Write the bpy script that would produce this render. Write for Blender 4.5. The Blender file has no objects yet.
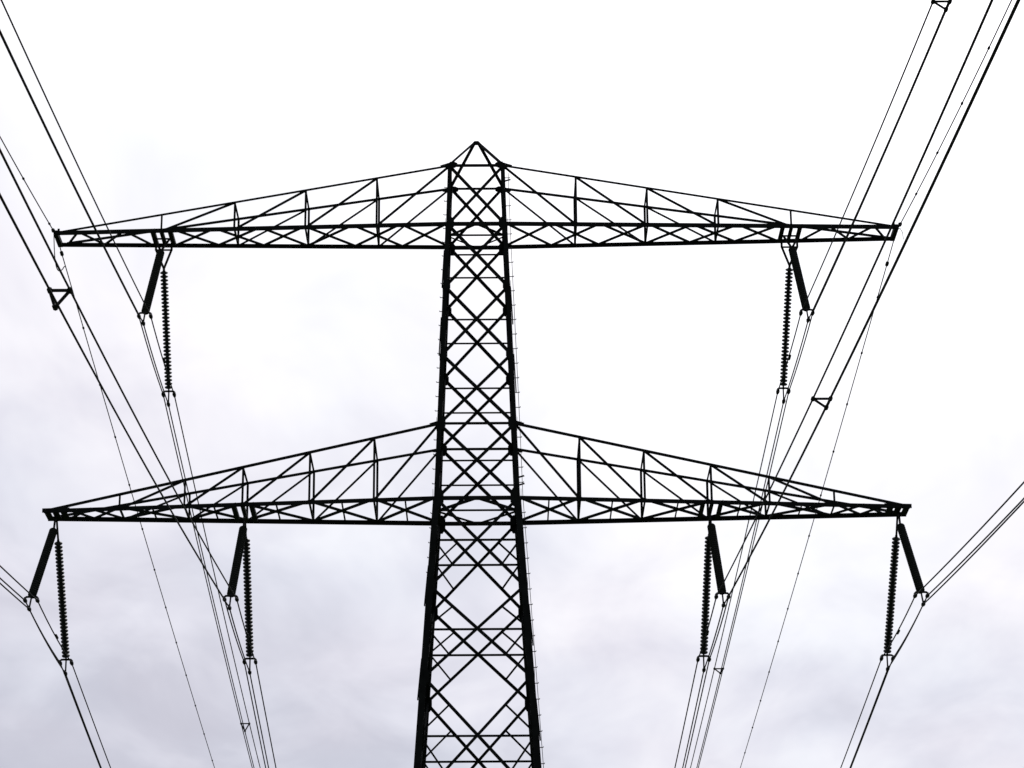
import bpy, bmesh, math, random
from mathutils import Vector, Matrix
V = Vector
R = math.radians
random.seed(4)

# ------------------------------------------------------------------ camera
sc = bpy.context.scene
C = sc.collection
CAM = V((0.7341, -100.37, 1.6))
th, ps, ro = R(19.5998), R(0.3301), R(0.3984)
cd = bpy.data.cameras.new('camera')
cam = bpy.data.objects.new('camera', cd)
C.objects.link(cam)
right = V((math.cos(ps), -math.sin(ps), 0))
fwd = V((math.sin(ps)*math.cos(th), math.cos(ps)*math.cos(th), math.sin(th)))
up = right.cross(fwd)
r2 = right*math.cos(ro) - up*math.sin(ro)
u2 = right*math.sin(ro) + up*math.cos(ro)
m = Matrix((r2, u2, -fwd)).transposed().to_4x4()
m.translation = CAM
cam.matrix_world = m
cd.sensor_width = 36.0
cd.lens = 2836.7583*36.0/1024.0
cd.clip_start = 0.1
cd.clip_end = 20000
sc.camera = cam

# ------------------------------------------------------------------ light, sky, exposure
sc.view_settings.view_transform = 'Standard'
sc.view_settings.look = 'None'
sc.view_settings.exposure = 0.0
sc.view_settings.gamma = 1.0
SUN_EL, SUN_AZ = R(43.5), R(10)           # behind the overcast, ahead of the camera and a little to the right
sdir = V((math.sin(SUN_AZ)*math.cos(SUN_EL), math.cos(SUN_AZ)*math.cos(SUN_EL), math.sin(SUN_EL)))
sl = bpy.data.lights.new('sun', 'SUN')
sl.energy = 0.9
sl.angle = R(14)
sl.color = (1.0, 0.97, 0.92)
so = bpy.data.objects.new('sun', sl)
C.objects.link(so)
so.rotation_euler = sdir.to_track_quat('Z', 'Y').to_euler()

W = bpy.data.worlds.new('World')
sc.world = W
W.use_nodes = True
nt = W.node_tree
nt.nodes.clear()
def nd(t, **k):
    n = nt.nodes.new(t)
    for a, b in k.items(): setattr(n, a, b)
    return n
def lk(a, b): nt.links.new(a, b)
def mth(op, a, b=None, c=None):
    n = nd('ShaderNodeMath', operation=op)
    for i, x in enumerate((a, b, c)):
        if x is None: continue
        if isinstance(x, (int, float)): n.inputs[i].default_value = x
        else: lk(x, n.inputs[i])
    return n.outputs[0]
out = nd('ShaderNodeOutputWorld')
bg = nd('ShaderNodeBackground')
bg.inputs['Strength'].default_value = 0.1
lk(bg.outputs[0], out.inputs[0])
sky = nd('ShaderNodeTexSky', sky_type='NISHITA')
sky.sun_disc = False
sky.sun_elevation = SUN_EL
sky.sun_rotation = SUN_AZ
tc = nd('ShaderNodeTexCoord')
nrm = nd('ShaderNodeVectorMath', operation='NORMALIZE')
lk(tc.outputs['Generated'], nrm.inputs[0])
sep = nd('ShaderNodeSeparateXYZ')
lk(nrm.outputs[0], sep.inputs[0])
dz = mth('ADD', mth('MAXIMUM', sep.outputs[2], 0.0), 0.05)
px = mth('DIVIDE', sep.outputs[0], dz)
py = mth('DIVIDE', sep.outputs[1], dz)
cmb = nd('ShaderNodeCombineXYZ')
lk(px, cmb.inputs[0]); lk(mth('MULTIPLY', py, 0.42), cmb.inputs[1])
def noise(scale, detail, rough, off, dist=0.0):
    a = nd('ShaderNodeVectorMath', operation='ADD')
    lk(cmb.outputs[0], a.inputs[0]); a.inputs[1].default_value = off
    n = nd('ShaderNodeTexNoise')
    n.inputs['Scale'].default_value = scale
    n.inputs['Detail'].default_value = detail
    n.inputs['Roughness'].default_value = rough
    n.inputs['Distortion'].default_value = dist
    lk(a.outputs[0], n.inputs['Vector'])
    return n.outputs[0]
n1 = noise(1.9, 5, 0.55, (15.2, 3.3, 0.0), 0.3)
n2 = noise(5.5, 4, 0.55, (7.0, 1.0, 0.0), 0.4)
dot = nd('ShaderNodeVectorMath', operation='DOT_PRODUCT')
lk(nrm.outputs[0], dot.inputs[0]); dot.inputs[1].default_value = sdir
ang = mth('MULTIPLY', mth('ARCCOSINE', dot.outputs['Value']), 180/math.pi)
# thickness of the overcast shifts how far from the hidden sun the glare reaches
ang2 = mth('ADD', mth('ADD', ang, 1.0), mth('ADD', mth('MULTIPLY', mth('SUBTRACT', n1, 0.5), 10.0), mth('MULTIPLY', mth('SUBTRACT', n2, 0.5), 11.5)))
ramp = nd('ShaderNodeValToRGB')
lk(mth('DIVIDE', ang2, 180.0), ramp.inputs[0])
cr = ramp.color_ramp
stops = [(0, 3.2, 1.0), (14, 1.9, 1.0), (21, 1.35, 1.0), (26, 1.06, 1.0), (29, 0.945, 1.03), (32, 0.80, 1.075), (36, 0.62, 1.11), (42, 0.52, 1.13), (65, 0.32, 1.12), (110, 0.18, 1.12), (180, 0.15, 1.12)]
while len(cr.elements) < len(stops): cr.elements.new(0.5)
for e, (a, b, t) in zip(cr.elements, stops):
    e.position = a/180.0
    e.color = (b, b, b*t, 1)
n3 = noise(3.2, 2, 0.5, (4.0, 21.0, 0.0))
tint = nd('ShaderNodeMix', data_type='RGBA')
tint.inputs[6].default_value = (0.98, 0.998, 1.035, 1)
tint.inputs[7].default_value = (1.012, 0.99, 1.02, 1)
lk(mth('MULTIPLY_ADD', mth('SUBTRACT', n3, 0.5), 3.0, 0.5), tint.inputs[0])
tm = nd('ShaderNodeVectorMath', operation='MULTIPLY')
lk(ramp.outputs[0], tm.inputs[0]); lk(tint.outputs[2], tm.inputs[1])
cl = nd('ShaderNodeVectorMath', operation='SCALE')
lk(tm.outputs[0], cl.inputs[0]); cl.inputs['Scale'].default_value = 10.0
mix = nd('ShaderNodeMix', data_type='RGBA')
mix.inputs[0].default_value = 0.96       # cloud cover
lk(sky.outputs[0], mix.inputs[6]); lk(cl.outputs[0], mix.inputs[7])
lk(mix.outputs[2], bg.inputs[0])

# ------------------------------------------------------------------ materials
def mat(name, base, rough, spec=0.3, metal=0.0, var=0.35, scale=3.0, bump=0.0):
    M = bpy.data.materials.new(name)
    M.use_nodes = True
    t = M.node_tree
    b = t.nodes['Principled BSDF']
    b.inputs['Roughness'].default_value = rough
    b.inputs['Specular IOR Level'].default_value = spec
    b.inputs['Metallic'].default_value = metal
    co = t.nodes.new('ShaderNodeTexCoord')
    n = t.nodes.new('ShaderNodeTexNoise')
    n.inputs['Scale'].default_value = scale
    n.inputs['Detail'].default_value = 6
    t.links.new(co.outputs['Object'], n.inputs['Vector'])
    r = t.nodes.new('ShaderNodeValToRGB')
    r.color_ramp.elements[0].position = 0.3
    r.color_ramp.elements[1].position = 0.7
    r.color_ramp.elements[0].color = tuple(c*(1-var) for c in base) + (1,)
    r.color_ramp.elements[1].color = tuple(c*(1+var) for c in base) + (1,)
    t.links.new(n.outputs[0], r.inputs[0])
    t.links.new(r.outputs[0], b.inputs['Base Color'])
    if bump:
        bp = t.nodes.new('ShaderNodeBump')
        bp.inputs['Strength'].default_value = bump
        t.links.new(n.outputs[0], bp.inputs['Height'])
        t.links.new(bp.outputs[0], b.inputs['Normal'])
    return M
STEEL = mat('dark_painted_steel', (0.013, 0.015, 0.015), 0.75, 0.1)
GALV = mat('weathered_fittings', (0.022, 0.022, 0.023), 0.7, 0.12)
GLAZE = mat('dark_glazed_porcelain', (0.014, 0.018, 0.015), 0.5, 0.2)
WIRE = mat('weathered_aluminium_wire', (0.02, 0.02, 0.021), 0.75, 0.1)
CONC = mat('concrete', (0.3, 0.29, 0.27), 0.9, 0.2, scale=2, bump=0.3)
GRASS = mat('meadow_grass', (0.05, 0.075, 0.025), 0.95, 0.1, scale=0.15, bump=0.5)

# ------------------------------------------------------------------ helpers
def link(name, bm, M, parent=None, smooth=False):
    me = bpy.data.meshes.new(name)
    bmesh.ops.recalc_face_normals(bm, faces=bm.faces)
    bm.to_mesh(me); bm.free()
    me.materials.append(M)
    if smooth:
        for p in me.polygons: p.use_smooth = True
    o = bpy.data.objects.new(name, me)
    C.objects.link(o)
    if parent: o.parent = parent
    return o
def thing(name, label, cat, loc=(0, 0, 0), group=None):
    o = bpy.data.objects.new(name, None)
    C.objects.link(o)
    o.location = loc
    o.empty_display_size = 0.5
    o['label'] = label; o['category'] = cat
    if group: o['group'] = group
    return o
def axes(d, n):
    d = d.normalized()
    n = V(n) - d*V(n).dot(d)
    if n.length < 1e-4:
        n = V((1, 0, 0)) - d*d.x
    n.normalize()
    return d, n, d.cross(n)
def extr(bm, p, q, prof, n):
    """extrude a closed profile [(b, n), ...] from p to q"""
    p, q = V(p), V(q)
    d, n, b = axes(q-p, n)
    A = [bm.verts.new(p + b*x + n*y) for x, y in prof]
    B = [bm.verts.new(q + b*x + n*y) for x, y in prof]
    k = len(prof)
    for i in range(k):
        bm.faces.new((A[i], A[(i+1) % k], B[(i+1) % k], B[i]))
    bm.faces.new(A); bm.faces.new(B[::-1])
def angle(bm, p, q, w, n, off=0.0, t=None, flip=1):
    """rolled steel angle: one flange in the face (centred on the line p-q), one turned inwards"""
    w = w + 0.022
    t = t or max(0.008, 0.1*w)
    h = w/2
    prof = [(-h, off), (h, off), (h, off-t), (-h+t, off-t), (-h+t, off-0.8*w), (-h, off-0.8*w)]
    if flip < 0: prof = [(-x, y) for x, y in prof][::-1]
    extr(bm, p, q, prof, n)
def flat(bm, p, q, w, t, n, off=0.0):
    extr(bm, p, q, [(-w/2, off-t/2), (w/2, off-t/2), (w/2, off+t/2), (-w/2, off+t/2)], n)
def tube(bm, pts, r, seg=8, cap=True):
    rings = []
    pts = [V(p) for p in pts]
    for i, p in enumerate(pts):
        d = (pts[min(i+1, len(pts)-1)] - pts[max(i-1, 0)])
        d, n, b = axes(d, (0.02, 0.03, 1) if abs(d.normalized().z) < 0.95 else (0, 1, 0))
        rr = r[i] if isinstance(r, (list, tuple)) else r
        rings.append([bm.verts.new(p + (n*math.cos(2*math.pi*k/seg) + b*math.sin(2*math.pi*k/seg))*rr) for k in range(seg)])
    for a, c in zip(rings, rings[1:]):
        for k in range(seg):
            bm.faces.new((a[k], a[(k+1) % seg], c[(k+1) % seg], c[k]))
    if cap:
        bm.faces.new(rings[0][::-1]); bm.faces.new(rings[-1])
def plate(bm, pts, n, t, off=0.0):
    n = V(n).normalized()
    A = [bm.verts.new(V(p) + n*(off+t/2)) for p in pts]
    B = [bm.verts.new(V(p) + n*(off-t/2)) for p in pts]
    k = len(pts)
    bm.faces.new(A); bm.faces.new(B[::-1])
    for i in range(k):
        bm.faces.new((A[i], B[i], B[(i+1) % k], A[(i+1) % k]))
def one(name, parent, M, fn, *a, smooth=False, **k):
    bm = bmesh.new()
    fn(bm, *a, **k)
    return link(name, bm, M, parent, smooth)

# ------------------------------------------------------------------ ground
bm = bmesh.new()
ring = []
radii = [0, 8, 20, 40, 70, 110, 170, 260, 400, 700, 1300, 2600, 5000, 9000]
c0 = bm.verts.new((0, -40, 0))
prev = None
for i, rad in enumerate(radii[1:]):
    cur = []
    for k in range(48):
        a = 2*math.pi*k/48
        z = 0.0
        cur.append(bm.verts.new((rad*math.cos(a), rad*math.sin(a)-40, z)))
    for k in range(48):
        if prev is None: bm.faces.new((c0, cur[k], cur[(k+1) % 48]))
        else: bm.faces.new((prev[k], cur[k], cur[(k+1) % 48], prev[(k+1) % 48]))
    prev = cur
g = link('ground', bm, GRASS, smooth=True)
g['kind'] = 'structure'

# ------------------------------------------------------------------ the pylon
zP, zUT, zUB, zLT, zLB = 47.2554, 45.8114, 43.3655, 35.275, 32.3652
wUT, wUB, wLT, wLB = 1.0185, 1.0842, 1.3899, 1.4839
RAT = 1.0836
TAPER = 0.063
def hw(z):
    if z < zLB: return wLB + TAPER*(zLB-z)
    T = [(zLB, wLB), (zLT, wLT), (zUB, wUB), (zUT, wUT), (zP, 0.95)]
    for (a, b), (c, d) in zip(T, T[1:]):
        if z <= c: return b + (d-b)*(z-a)/(c-a)
    return wUT
def cor(sx, sy, z):
    w = hw(z)
    return V((sx*w, sy*RAT*w, z))
pylon = thing('lattice_pylon', 'tall dark steel lattice pylon with two wide crossarms', 'pylon')
NODES = [zUT, zUB, 40.80, 38.04, zLT, zLB, 29.00, 25.60, 21.00]
FACES = [((-1, -1), (1, -1), V((0, -1, 0))), ((-1, 1), (1, 1), V((0, 1, 0))),
         ((-1, -1), (-1, 1), V((-1, 0, 0))), ((1, -1), (1, 1), V((1, 0, 0)))]

# legs: rolled angles, corner outwards, in three thicknesses
legs = {}
for sx in (-1, 1):
    for sy in (-1, 1):
        bm = bmesh.new()
        for z1, z0, w in ((zUT+0.03, zUB, 0.135), (zUB, zLB, 0.17), (zLB, 0.0, 0.235)):
            t = 0.022
            p, q = cor(sx, sy, z1), cor(sx, sy, z0)
            d = (q-p).normalized()
            ex, ey = V((-sx, 0, 0)), V((0, -sy, 0))
            prof = [(0, 0), (w, 0), (w, t), (t, t), (t, w), (0, w)]
            A = [bm.verts.new(p + ex*(x-w*0.5) + ey*(y-w*0.5)) for x, y in prof]
            B = [bm.verts.new(q + ex*(x-w*0.5) + ey*(y-w*0.5)) for x, y in prof]
            for i in range(6):
                bm.faces.new((A[i], A[(i+1) % 6], B[(i+1) % 6], B[i]))
            bm.faces.new(A); bm.faces.new(B[::-1])
        legs[sx, sy] = link('leg', bm, STEEL, pylon)
        # lapped splice plates
        for zs in (40.75, 38.0, 28.25, 24.75):
            bm = bmesh.new()
            za, zb = (zs+1.5, zs) if sx < 0 else (zs, zs-1.5)
            flat(bm, cor(sx, sy, za)+V((sx*(0.092 if zs > 33 else 0.112), -sy*0.0, 0)), cor(sx, sy, zb)+V((sx*(0.112 if zs > 33 else 0.15), -sy*0.0, 0)), 0.15, 0.04, (sx, 0, 0))
            link('splice_plate', bm, STEEL, legs[sx, sy])
# X bracing of the body
def inset(p, q, a):
    d = (q-p).normalized()
    return p+d*a, q-d*a
for pi, (zt, zb) in enumerate(zip(NODES, NODES[1:])):
    w = 0.088 if pi == 0 else (0.095 if pi < 5 else 0.088)
    wt, wb = hw(zt), hw(zb)
    zc = zt - (zt-zb)*wt/(wt+wb)
    for a, b, n in FACES:
        for k, (s, e) in enumerate(((a, b), (b, a))):
            p, q = inset(cor(s[0], s[1], zt), cor(e[0], e[1], zb), 0.07)
            ww = w if k == 0 else w*0.86
            one('cross_brace', pylon, STEEL, angle, p, q, ww, n, off=-0.004 if k == 0 else -0.018, flip=1 if k else -1)
        if pi > 0:
            p, q = inset(cor(a[0], a[1], zc-0.03), cor(b[0], b[1], zc-0.03), 0.06)
            one('horizontal_strut', pylon, STEEL, angle, p, q, 0.034 if pi < 5 else 0.05, n, off=-0.032, flip=-1)
        if pi >= 5:
            for (s, e) in ((a, b), (b, a)):
                L = cor(s[0], s[1], zc)
                up_ = cor(s[0], s[1], zt).lerp(cor(e[0], e[1], zb), 0.48*wt/(wt+wb))
                dn_ = cor(s[0], s[1], zb).lerp(cor(e[0], e[1], zt), 0.47*wb/(wt+wb))
                if not (pi == 5 and n.y < -0.5):
                    one('secondary_brace', pylon, STEEL, angle, L+V((0, 0, 0.05)), up_, 0.045, n, off=-0.045)
                one('secondary_brace', pylon, STEEL, angle, L+V((0, 0, 0.02)), dn_, 0.045, n, off=-0.045)
# gusset plates on the legs, in the plane of each face
for z in NODES[:-1]:
    big = z in (zUT, zUB, zLT, zLB)
    hgt = 0.25 if big else 0.22
    wid = 0.24 if big else 0.20
    if z < zLB: hgt, wid = 0.30, 0.20
    if z == zUT: hgt, wid = 0.13, 0.30
    if z == zLB: hgt, wid = 0.36, 0.27
    for sx in (-1, 1):
        for sy in (-1, 1):
            w_off = 0.075 if z > zUB else (0.092 if z > zLB else 0.125)
            bm = bmesh.new()
            c = cor(sx, sy, z)
            ex = V((-sx, 0, 0)); ez = V((0, 0, 1))
            pts = [c+ex*0.0-ez*hgt, c+ex*(wid*0.6)-ez*hgt, c+ex*wid-ez*hgt*0.55, c+ex*wid+ez*hgt*0.55, c+ex*(wid*0.6)+ez*hgt, c+ez*hgt]
            plate(bm, pts, (0, sy, 0), 0.012, off=w_off)
            ey = V((0, -sy, 0))
            pts = [c+ey*0.0-ez*hgt, c+ey*(wid*0.6)-ez*hgt, c+ey*wid-ez*hgt*0.55, c+ey*wid+ez*hgt*0.55, c+ey*(wid*0.6)+ez*hgt, c+ez*hgt]
            plate(bm, pts, (sx, 0, 0), 0.012, off=w_off)
            if z in (zUT, zLT):          # wing that takes the crossarm's top chord
                o_ = V((sx, 0, 0))
                s_ = 0.16
                pts = [c-ez*0.12, c+o_*0.30-ez*0.10, c+o_*0.36-ez*0.015, c+ez*0.10]
                plate(bm, pts, (0, sy, 0), 0.014, off=0.06)
            link('gusset_plate', bm, STEEL, pylon)
# rings at the levels where the crossarms join
for z, wn, wf in ((zUT, 0.10, 0.075), (zLT, 0.08, 0.08)):
    for (a, b, n), w in zip(FACES, (wn, wf, 0.08, 0.08)):
        one('ring_beam', pylon, STEEL, angle, cor(a[0], a[1], z), cor(b[0], b[1], z), w, n, off=0.012)
for z, w in ((zUB, 0.15), (zLB, 0.14)):
    for a, b, n in FACES:
        one('ring_beam', pylon, STEEL, angle, cor(a[0], a[1], z), cor(b[0], b[1], z), w, n, off=0.02)
    h = hw(z); d = h*RAT
    mids = [V((0, -d, z-0.03)), V((h, 0, z-0.03)), V((0, d, z-0.03)), V((-h, 0, z-0.03))]
    for i in range(4):
        one('plan_brace', pylon, STEEL, angle, mids[i], mids[(i+1) % 4], 0.055 if z == zUB else 0.08, (0, 0, -1))
    one('plan_brace', pylon, STEEL, angle, mids[3]+V((0, 0, .06)), mids[1]+V((0, 0, .06)), 0.055, (0, -1, 0))
# peak
pk = bmesh.new()
plate(pk, [(-0.10, 0, zP-0.06), (0.10, 0, zP-0.06), (0.13, 0, zP-0.0), (0.07, 0, zP+0.05), (-0.07, 0, zP+0.05), (-0.13, 0, zP)], (0, 1, 0), 0.16)
peak = link('peak_cap', pk, STEEL, pylon)
for sx in (-1, 1):
    for sy in (-1, 1):
        one('peak_strut', pylon, STEEL, angle, cor(sx, sy, zUT)+V((0, 0, 0.05)), V((sx*0.09, sy*0.05, zP-0.02)), 0.07 if sy < 0 else 0.10, (0, sy, 0.3))

# step bolts and the safety rail on the right hand near leg, bolts on the left one
for sx, z1, z0, stp, ln in ((1, 45.3, 20.5, 0.587, 0.14), (-1, 44.9, 29.5, 0.57, 0.07)):
    L = legs[sx, -1]
    z = z1
    while z > z0:
        c = cor(sx, -1, z)
        one('step_bolt', L, GALV, tube, [c+V((sx*0.02, 0.03, 0)), c+V((sx*(0.095+ln), 0.03, 0)), c+V((sx*(0.10+ln), 0.03, 0.035))], 0.017, 6)
        z -= stp
pts = []
z = 45.5
while z > 20:
    c = cor(1, -1, z)
    pts.append(c+V((0.19, 0.03, 0)))
    z -= 1.3
one('safety_rail', legs[1, -1], GALV, tube, pts, 0.012, 6)
for z in (45.2, 33.2, 32.9):
    c = cor(1, -1, z)
    one('rail_bracket', legs[1, -1], GALV, flat, c+V((0, 0.03, -0.05)), c+V((0.27, 0.03, 0.03)), 0.06, 0.02, (0, -1, 0))

# below the picture: the spread base down to its footings
bm = bmesh.new()
BN = [21.00, 15.6, 8.6, 0.5]
for zt, zb in zip(BN, BN[1:]):
    wt, wb = hw(zt), hw(zb)
    zc = zt - (zt-zb)*wt/(wt+wb)
    for a, b, n in FACES:
        for k, (s, e) in enumerate(((a, b), (b, a))):
            angle(bm, cor(s[0], s[1], zt), cor(e[0], e[1], zb), 0.11, n, off=-0.004 if k == 0 else -0.02)
        angle(bm, cor(a[0], a[1], zc), cor(b[0], b[1], zc), 0.06, n, off=-0.035)
link('base_bracing', bm, STEEL, pylon)
for sx in (-1, 1):
    for sy in (-1, 1):
        c = cor(sx, sy, 0)
        bm = bmesh.new()
        bmesh.ops.create_cone(bm, cap_ends=True, segments=24, radius1=0.55, radius2=0.45, depth=0.7, matrix=Matrix.Translation((c.x, c.y, 0.2)))
        link('footing', bm, CONC, pylon)

# ------------------------------------------------------------------ crossarms
def crossarm(sg, zT, zB, zt, xt, dT, posts, cN, cF, tN, tF, upper):
    """box girder in plan, two sloping top chords; posts = distances of the panel points from the axis"""
    wB, wT = hw(zB), hw(zT)
    def bot(sy, x):
        f = (x-wB)/(xt-wB)
        return V((sg*x, sy*(RAT*wB + (dT-RAT*wB)*f), zB + (zt-zB)*f))
    def top(sy, x):
        f = (x-wT)/(xt-0.25-wT)
        return V((sg*x, sy*(RAT*wT + (dT-RAT*wT)*f), zT + (zt+0.07-zT)*f))
    bm = bmesh.new()
    for sy, w in ((-1, cN), (1, cF)):
        angle(bm, bot(sy, wB), bot(sy, xt), w, (0, sy, 0), off=0.02, flip=-sg*sy)
    arm = link('crossarm', bm, STEEL, pylon)
    for sy, w in ((-1, tN), (1, tF)):
        one('top_chord', arm, STEEL, angle, top(sy, wT), top(sy, xt-0.25), w, (0, sy, 0), off=0.01, flip=sg*sy)
    P = [wB] + posts
    for i, x in enumerate(posts):
        for sy in (-1, 1):
            if sy > 0 and i >= len(posts)-1: continue
            one('post', arm, STEEL, angle, bot(sy, x), top(sy, x), (0.06 if sy < 0 else 0.065) if i < 3 else 0.05, (0, sy, 0), off=-0.012)
        one('tie_strut', arm, STEEL, angle, bot(-1, x), bot(1, x), 0.05, (0, 0, -1), off=-0.03)
        if i < 3: one('tie_strut', arm, STEEL, angle, top(-1, x), top(1, x), 0.04, (0, 0, 1), off=-0.02)
    for i in range(len(P)-1):
        for sy in (-1, 1):
            if i == len(P)-2 and sy > 0 and upper: continue
            p = top(sy, P[i] if i else wT); q = bot(sy, P[i+1])
            one('diagonal_brace', arm, STEEL, angle, p, q, 0.076 if sy < 0 else 0.058, (0, sy, 0), off=-0.03, flip=sg)
    # plan bracing in the underside
    if upper:
        st = [wB, 2.88, 4.70, 6.53, 8.22, 9.95, 11.55]
        for a, b in zip(st, st[1:]):
            one('plan_brace', arm, STEEL, angle, bot(-1, a), bot(1, b), 0.062, (0, 0, -1), off=-0.008, flip=sg)
            one('plan_brace', arm, STEEL, angle, bot(1, a), bot(-1, b), 0.062, (0, 0, -1), off=-0.018, flip=sg)
        zz = [(1, 12.45), (-1, 13.35), (1, 13.85), (1, 14.25), (-1, 15.15), (1, 15.75)]
        zz = [(1, 12.5), (-1, 13.4), (1, 14.3), (-1, 15.15), (1, 15.7)]
        for (a, x), (b, y) in zip(zz, zz[1:]):
            one('plan_brace', arm, STEEL, angle, bot(a, x), bot(b, y), 0.055, (0, 0, -1), off=-0.008, flip=sg)
    else:
        for a, b in zip(P, P[1:]+[xt-0.9] if False else P[1:]):
            one('plan_brace', arm, STEEL, angle, bot(-1, a), bot(1, b), 0.075, (0, 0, -1), off=-0.008, flip=sg)
            one('plan_brace', arm, STEEL, angle, bot(1, a), bot(-1, b), 0.075, (0, 0, -1), off=-0.02, flip=sg)
            mx = (a+b)/2
            one('tie_strut', arm, STEEL, angle, bot(-1, mx), bot(1, mx), 0.035, (0, 0, -1), off=-0.035)
        for a, b in ((posts[-1], 14.25), (14.25, xt-0.85)):
            one('plan_brace', arm, STEEL, angle, bot(-1, a), bot(1, b), 0.06, (0, 0, -1), off=-0.008, flip=sg)
            one('plan_brace', arm, STEEL, angle, bot(1, a), bot(-1, b), 0.06, (0, 0, -1), off=-0.02, flip=sg)
    # pairs of short beams that carry the insulators
    hx = posts[3] if upper else posts[2]
    for dx, w in ((-0.33, 0.15), (0.0, 0.12), (0.33, 0.15)):
        one('hanger_beam', arm, STEEL, angle, bot(-1, hx+dx)+V((0, -0.05, -0.05)), bot(1, hx+dx)+V((0, 0.05, -0.05)), w, (0, 0, -1), t=0.02)
    # end of the arm
    if upper:
        bm = bmesh.new()
        plate(bm, [bot(-1, xt)+V((0, -.05, -.07)), bot(1, xt)+V((0, .05, -.07)), bot(1, xt)+V((0, .05, .1)), bot(-1, xt)+V((0, -.05, .1))], (sg, 0, 0), 0.17)
        link('tip_plate', bm, STEEL, arm)
        for sx_ in (-0.1, 0.12):
            one('tip_lug', arm, STEEL, flat, bot(-1, xt+sx_)+V((0, 0, 0.05)), bot(-1, xt+sx_)+V((0, 0, 0.18)), 0.08, 0.05, (0, -1, 0))
    else:
        for dx in (-0.12, -0.42, -0.72):
            one('tip_plate', arm, STEEL, flat, bot(-1, xt+dx)+V((0, -.02, -0.03)), bot(1, xt+dx)+V((0, .02, -0.03)), 0.235, 0.03, (0, 0, -1))
        one('tip_cleat', arm, STEEL, flat, bot(-1, xt-0.95)+V((0, 0, 0.02)), bot(-1, xt+0.06)+V((0, 0, 0.02)), 0.16, 0.03, (0, -1, 0), off=0.03)
    return arm
UP = [3.79, 6.50, 9.20, 11.98]
LP = [3.77, 6.14, 8.60, 10.74, 13.14]
for sg in (-1, 1):
    crossarm(sg, zUT, zUB, 43.3531 + sg*0.045, 16.0, 0.5913, UP, 0.155, 0.115, 0.043, 0.085, True)
    crossarm(sg, zLT, zLB, 32.2905, 15.93, 0.4885, LP, 0.135, 0.13, 0.07, 0.085, False)

# ------------------------------------------------------------------ insulator strings
def disc_mesh():
    bm = bmesh.new()
    prof = [(0.0, 0.0), (0.05, 0.0), (0.062, -0.015), (0.068, -0.04), (0.105, -0.052), (0.138, -0.072), (0.147, -0.086), (0.141, -0.097), (0.118, -0.100),
            (0.112, -0.112), (0.086, -0.112), (0.074, -0.122), (0.05, -0.124), (0.045, -0.146), (0.0, -0.146)]
    seg = 20
    rings = []
    for r, z in prof:
        if r == 0: rings.append([bm.verts.new((0, 0, z))])
        else: rings.append([bm.verts.new((r*math.cos(2*math.pi*k/seg), r*math.sin(2*math.pi*k/seg), z)) for k in range(seg)])
    for a, b in zip(rings, rings[1:]):
        for k in range(seg):
            k2 = (k+1) % seg
            if len(a) == 1: bm.faces.new((a[0], b[k], b[k2]))
            elif len(b) == 1: bm.faces.new((a[k], b[0], a[k2]))
            else: bm.faces.new((a[k], b[k], b[k2], a[k2]))
    bmesh.ops.recalc_face_normals(bm, faces=bm.faces)
    me = bpy.data.meshes.new('insulator_disc')
    bm.to_mesh(me); bm.free()
    me.materials.append(GLAZE)
    for p in me.polygons: p.use_smooth = True
    return me
DISC = disc_mesh()
SP, SL, DZ = 0.215, 0.40, 0.12
NY = -0.35       # the lower clamp of a near yoke swings out with its string
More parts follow.
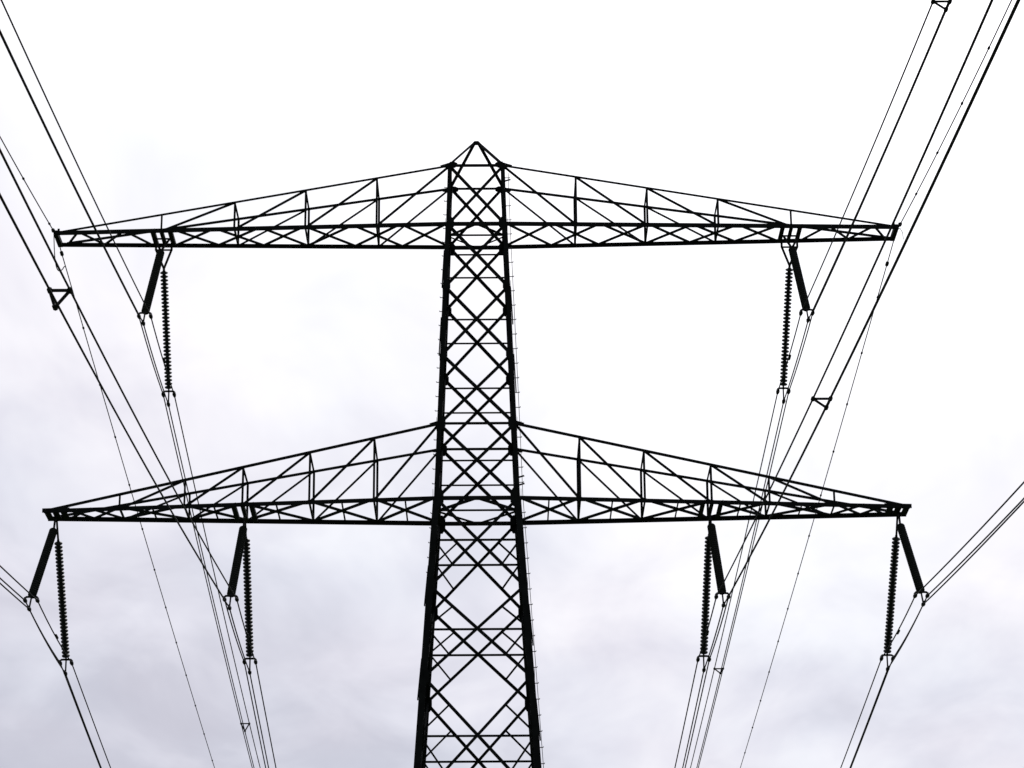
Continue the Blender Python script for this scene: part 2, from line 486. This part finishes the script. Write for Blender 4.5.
def string(x, zB, T, B, upper, near, label, wdir):
    """T = top of the discs, B = yoke point, both in world space"""
    root = thing('insulator_string', label, 'insulator', T, 'insulator strings under the crossarms')
    T0 = V(T); B = V(B) - T0
    d = B.normalized()
    L = B.length
    # hanger
    if upper:
        hy, hz = (-0.12, -0.1) if near else (0.52, -0.30)
        for dx in (-0.30, 0.30):
            one('hanger_link', root, GALV, flat, V((x+dx, hy, zB+hz))-T0, d*0.02, 0.085, 0.03, (0, -1, 0))
            if not near: one('hanger_link', root, GALV, flat, V((x+dx, hy-0.02, zB-0.05))-T0, V((x+dx, hy, zB+hz-0.03))-T0, 0.085, 0.03, (0, -1, 0))
        one('hanger_bar', root, GALV, flat, V((x-0.33, hy+0.03, zB+hz))-T0, V((x+0.33, hy+0.03, zB+hz))-T0, 0.06, 0.04, (0, -1, 0))
    else:
        one('hanger_link', root, GALV, flat, V((x, -0.06 if near else 0.10, zB-0.03))-T0, d*0.02, 0.07, 0.05, (0, -1, 0))
    one('ball_socket', root, GALV, tube, [d*0, d*0.05, d*0.12], [0.035, 0.05, 0.04], 10)
    n = 32
    pitch = (L-0.12-0.10)/n
    q = d.to_track_quat('-Z', 'Y').to_matrix().to_4x4()
    for k in range(n):
        o = bpy.data.objects.new('insulator_disc', DISC)
        C.objects.link(o)
        o.parent = root
        mm = q.copy()
        mm.translation = d*(0.10+pitch*k)
        mm = mm @ Matrix.Diagonal((1.05, 1.05, pitch/0.146, 1))
        o.matrix_local = mm
    # yoke: bow across, two upper clamps, one strap to the lower clamp
    bm = bmesh.new()
    tube(bm, [d*(L-0.14), B], 0.035, 8)
    pts = [(-SP, -DZ+0.03), (-SP-0.015, -0.05), (-SP+0.03, 0.005), (-0.1, 0.015), (0, 0.012), (0.1, 0.015), (SP-0.03, 0.005), (SP+0.015, -0.05), (SP, -DZ+0.03)]
    tube(bm, [B+V((a, 0, b)) for a, b in pts], 0.042, 8)
    yoke = link('yoke_plate', bm, GALV, root)
    one('strap', root, GALV, flat, B, B+V((0, NY if near else 0, -DZ-SL+0.03)), 0.055, 0.03, (0, -1, 0))
    for cx, cz in ((-SP, -DZ), (SP, -DZ), (0, -DZ-SL)):
        c = B+V((cx, NY if near and cx == 0 else 0, cz))
        w1, w2 = wdir
        bm = bmesh.new()
        tube(bm, [c+w1*0.24, c+w1*0.13, c, c+w2*0.13, c+w2*0.24], [0.03, 0.06, 0.075, 0.06, 0.03], 10)
        flat(bm, c+V((0, -0.05, -0.02)), c+V((0, -0.05, 0.11)), 0.07, 0.05, (0, -1, 0))
        link('clamp', bm, GALV, root)
    return root

PH = {'LU': (-12.0148, zUB, 4.6912, 4.1686, 0.6835, 0.97), 'RU': (12.0148, zUB, 4.6912, 4.1686, 0.6835, 0.97),
      'LI': (-8.5979, zLB, 4.3824, 4.3667, 0.66, 0.70), 'RI': (8.5979, zLB, 4.3824, 4.3667, 0.66, 0.70),
      'LO': (-15.5619, zLB, 4.3824, 4.3667, 0.70, 0.77), 'RO': (15.5619, zLB, 4.3824, 4.3667, 0.70, 0.77)}
NEARW = {'LU': (0.000382, 0.124929, 0.000439), 'LI': (0.002142, 0.120108, 0.0004208), 'LO': (0.00243, 0.125154, 0.0004385),
         'RU': (0.004741, 0.123723, 0.000429), 'RI': (0.00438, 0.116949, 0.0003426), 'RO': (0.003711, 0.124363, 0.0004377)}
FARW = {'LU': (-0.009369, 0.109538, 0.000366), 'LI': (-0.012621, 0.110752, 0.0003558), 'LO': (-0.009621, 0.110042, 0.0003567),
        'RU': (-0.00974, 0.110383, 0.000337), 'RI': (-0.011593, 0.109521, 0.0003574), 'RO': (-0.00865, 0.11043, 0.0003562)}
WHERE = {'LU': 'under the left half of the upper crossarm', 'RU': 'under the right half of the upper crossarm',
         'LI': 'midway along the left half of the lower crossarm', 'RI': 'midway along the right half of the lower crossarm',
         'LO': 'at the left tip of the lower crossarm', 'RO': 'at the right tip of the lower crossarm'}
for k, (x, zB, h, s, gn, gf) in PH.items():
    upper = k[1] == 'U'
    Nb, Fb = V((x, -s-0.03, zB-h-0.03)), V((x-0.065, s+0.07, zB-h-0.07))
    a, t, c = NEARW[k]; wn = V((a, -1, -t)).normalized()
    a, t, c = FARW[k]; wf = V((a, 1, -t)).normalized()
    mid = V((0, 1, 0))
    string(x, zB, (x, -0.30, zB-gn), Nb, upper, True, 'slanting insulator string with merged discs ' + WHERE[k], (wn, mid))
    string(x, zB, (x, 0.75, zB-gf), Fb, upper, False, 'upright insulator string with toothed outline ' + WHERE[k], (-mid, wf))

# ------------------------------------------------------------------ conductor bundles
def twist(k, sub, u, sg=1):
    # the bundle turns a little between the yoke and the first spacer
    if sub != 2: return V((0, 0, 0))
    f = min(1.0, u/24.0); f = f*f*(3-2*f)
    return (V((-0.01, 0, 0)) if k[0] == 'L' else V((0.104 if sg < 0 else 0.07, 0, 0.17)))*f
def span(S, sg, par, u1, n=70, k='L', sub=0):
    a, t, c = par
    return [V((S[0]+a*u, S[1]+sg*u, S[2]-t*u+c*u*u)) + twist(k, sub, u, sg) for u in [u1*(i/n)**1.15 for i in range(1, n+1)]]
SPACERS = {'LI': [(-1, 39.95)], 'LU': [(1, 40.73)], 'RI': [(-1, 30.13)], 'RU': [(-1, 31.13), (1, 32.08)], 'LO': [(1, 93.0)], 'RO': [(1, 90.0)]}
BL = {'LU': 'three black wires in a bundle hung from the left half of the upper crossarm',
      'RU': 'three black wires in a bundle hung from the right half of the upper crossarm',
      'LI': 'three black wires in a bundle hung midway along the left lower crossarm',
      'RI': 'three black wires in a bundle hung midway along the right lower crossarm',
      'LO': 'three black wires in a bundle hung from the left tip of the lower crossarm',
      'RO': 'three black wires in a bundle hung from the right tip of the lower crossarm'}
SUB = [(-SP, -DZ), (SP, -DZ), (0, -DZ-SL)]
for k, (x, zB, h, s, gn, gf) in PH.items():
    org = V((x, 0, zB-h-DZ))
    root = thing('conductor_bundle', BL[k], 'power line', org, 'conductor bundles on the pylon')
    for si, (dx, dz_) in enumerate(SUB):
        N0, F0 = V((x+dx, -s-0.03+(NY if si == 2 else 0), zB-h-0.03+dz_)), V((x+dx-0.065, s+0.07, zB-h-0.07+dz_))
        pts = span(N0, -1, NEARW[k], 290, 70, k, si)[::-1] + [N0] + [N0.lerp(F0, f) + V((0, 0, -0.10*4*f*(1-f))) for f in (0.1, 0.25, 0.4, 0.5, 0.6, 0.75, 0.9)] + [F0] + span(F0, 1, FARW[k], 300, 70, k, si)
        one('conductor_wire', root, WIRE, tube, [p-org for p in pts], 0.0245, 8, smooth=True)
    # joint sleeve half way between the two yokes, on the wire nearest the axis
    dx = SP if x < 0 else -SP
    c = V((x+dx, 0.15, zB-h-DZ-0.15))-org
    one('joint_sleeve', root, GALV, tube, [c+V((0, -0.25, 0)), c+V((0, -0.2, 0)), c+V((0, 0.2, 0)), c+V((0, 0.25, 0))], [0.02, 0.05, 0.05, 0.02], 8)
    for sg, u in SPACERS[k]:
        a, t, c = (NEARW if sg < 0 else FARW)[k]
        e = 0.03 if sg < 0 else 0.07
        P = [V((x+dx-(0 if sg < 0 else 0.065)+a*u, sg*(s+u+e), zB-h-e+dz_-t*u+c*u*u))+twist(k, si, u, sg)-org for si, (dx, dz_) in enumerate(SUB)]
        if sg < 0 and k == 'LI': P[2] += V((-0.075, 0, 0.02))   # slipped clamp
        bm = bmesh.new()
        if sg < 0 and k == 'LI': rr = 0.04
        else: rr = 0.034
        tube(bm, [P[0], P[1]], rr, 6); tube(bm, [P[1], P[2]], rr, 6); tube(bm, [P[2], P[0]], rr, 6)
        ax = V((0, 1, 0))
        for p in P:
            tube(bm, [p-ax*0.11, p-ax*0.06, p+ax*0.06, p+ax*0.11], [0.025, rr+0.022, rr+0.022, 0.025], 8)
        link('spacer', bm, GALV, root)

# ------------------------------------------------------------------ earth wires on the upper arm's tips
EN, EF = (0.001533, 0.137219, 0.000852), (-0.007371, 0.092565, 0.0001587)
def marker(bm, p, d, big):
    if big: tube(bm, [p-d*0.16, p-d*0.1, p+d*0.1, p+d*0.16], [0.03, 0.07, 0.07, 0.03], 8)
    else:
        tube(bm, [p-d*0.09, p-d*0.05, p+d*0.05, p+d*0.09], [0.018, 0.045, 0.045, 0.018], 8)
for sg, lab in ((-1, 'thin earth wire with small clips on the left tip of the upper crossarm'), (1, 'thin earth wire with small clips on the right tip of the upper crossarm')):
    org = V((sg*16.05, 0, 43.3531))
    root = thing('earth_wire', lab, 'wire', org, 'earth wires on the crossarm tips')
    N0, F0 = V((0, -0.45, 0)), V((0, 0.45, 0))
    nw = span(N0, -1, EN, 150); fw = span(F0, 1, EF, 300)
    one('wire', root, WIRE, tube, nw[::-1]+[N0, F0]+fw, 0.021, 6, smooth=True)
    def at(sd, u):
        a, t, c = EN if sd < 0 else EF
        return V((a*u, sd*(0.45+u), -t*u+c*u*u)), V((a, sd, -t+2*c*u)).normalized()
    us = [(-1, 1.42), (-1, 7.38), (-1, 12.9), (-1, 18.3)] if sg < 0 else [(-1, 4.92), (-1, 9.95), (-1, 15.25), (-1, 20.44)]
    us += [(1, 7.45+5.53*i) for i in range(0, 40)] if sg < 0 else [(1, 5.0+5.19*i) for i in range(0, 40)]
    for sd, u in us:
        p, d = at(sd, u)
        one('line_clip', root, GALV, marker, p, d, False)
    for sd, u in ([(-1, 0.45), (1, 0.9)] if sg < 0 else [(-1, 0.75), (1, 2.1)]):
        p, d = at(sd, u)
        one('tension_clamp', root, GALV, marker, p, d, True)
    if sg < 0:
        p, _ = at(-1, 0.3); q_, _ = at(1, 2.0)
        pts = []
        for i in range(15):
            f = i/14
            pts.append(p.lerp(q_, f) + V((-0.08*math.sin(math.pi*f), 0, -0.78*math.sin(math.pi*min(1, f*1.05))**0.8 if f < 0.95 else 0)))
        one('jumper_loop', root, WIRE, tube, pts, 0.020, 6, smooth=True)
    else:
        one('jumper_loop', root, WIRE, tube, [N0+V((-0.1, 0.1, 0)), V((0.1, -0.5, 0.03)), V((0.25, -0.1, 0.02)), V((0.34, 0.4, -0.05))], 0.013, 6)
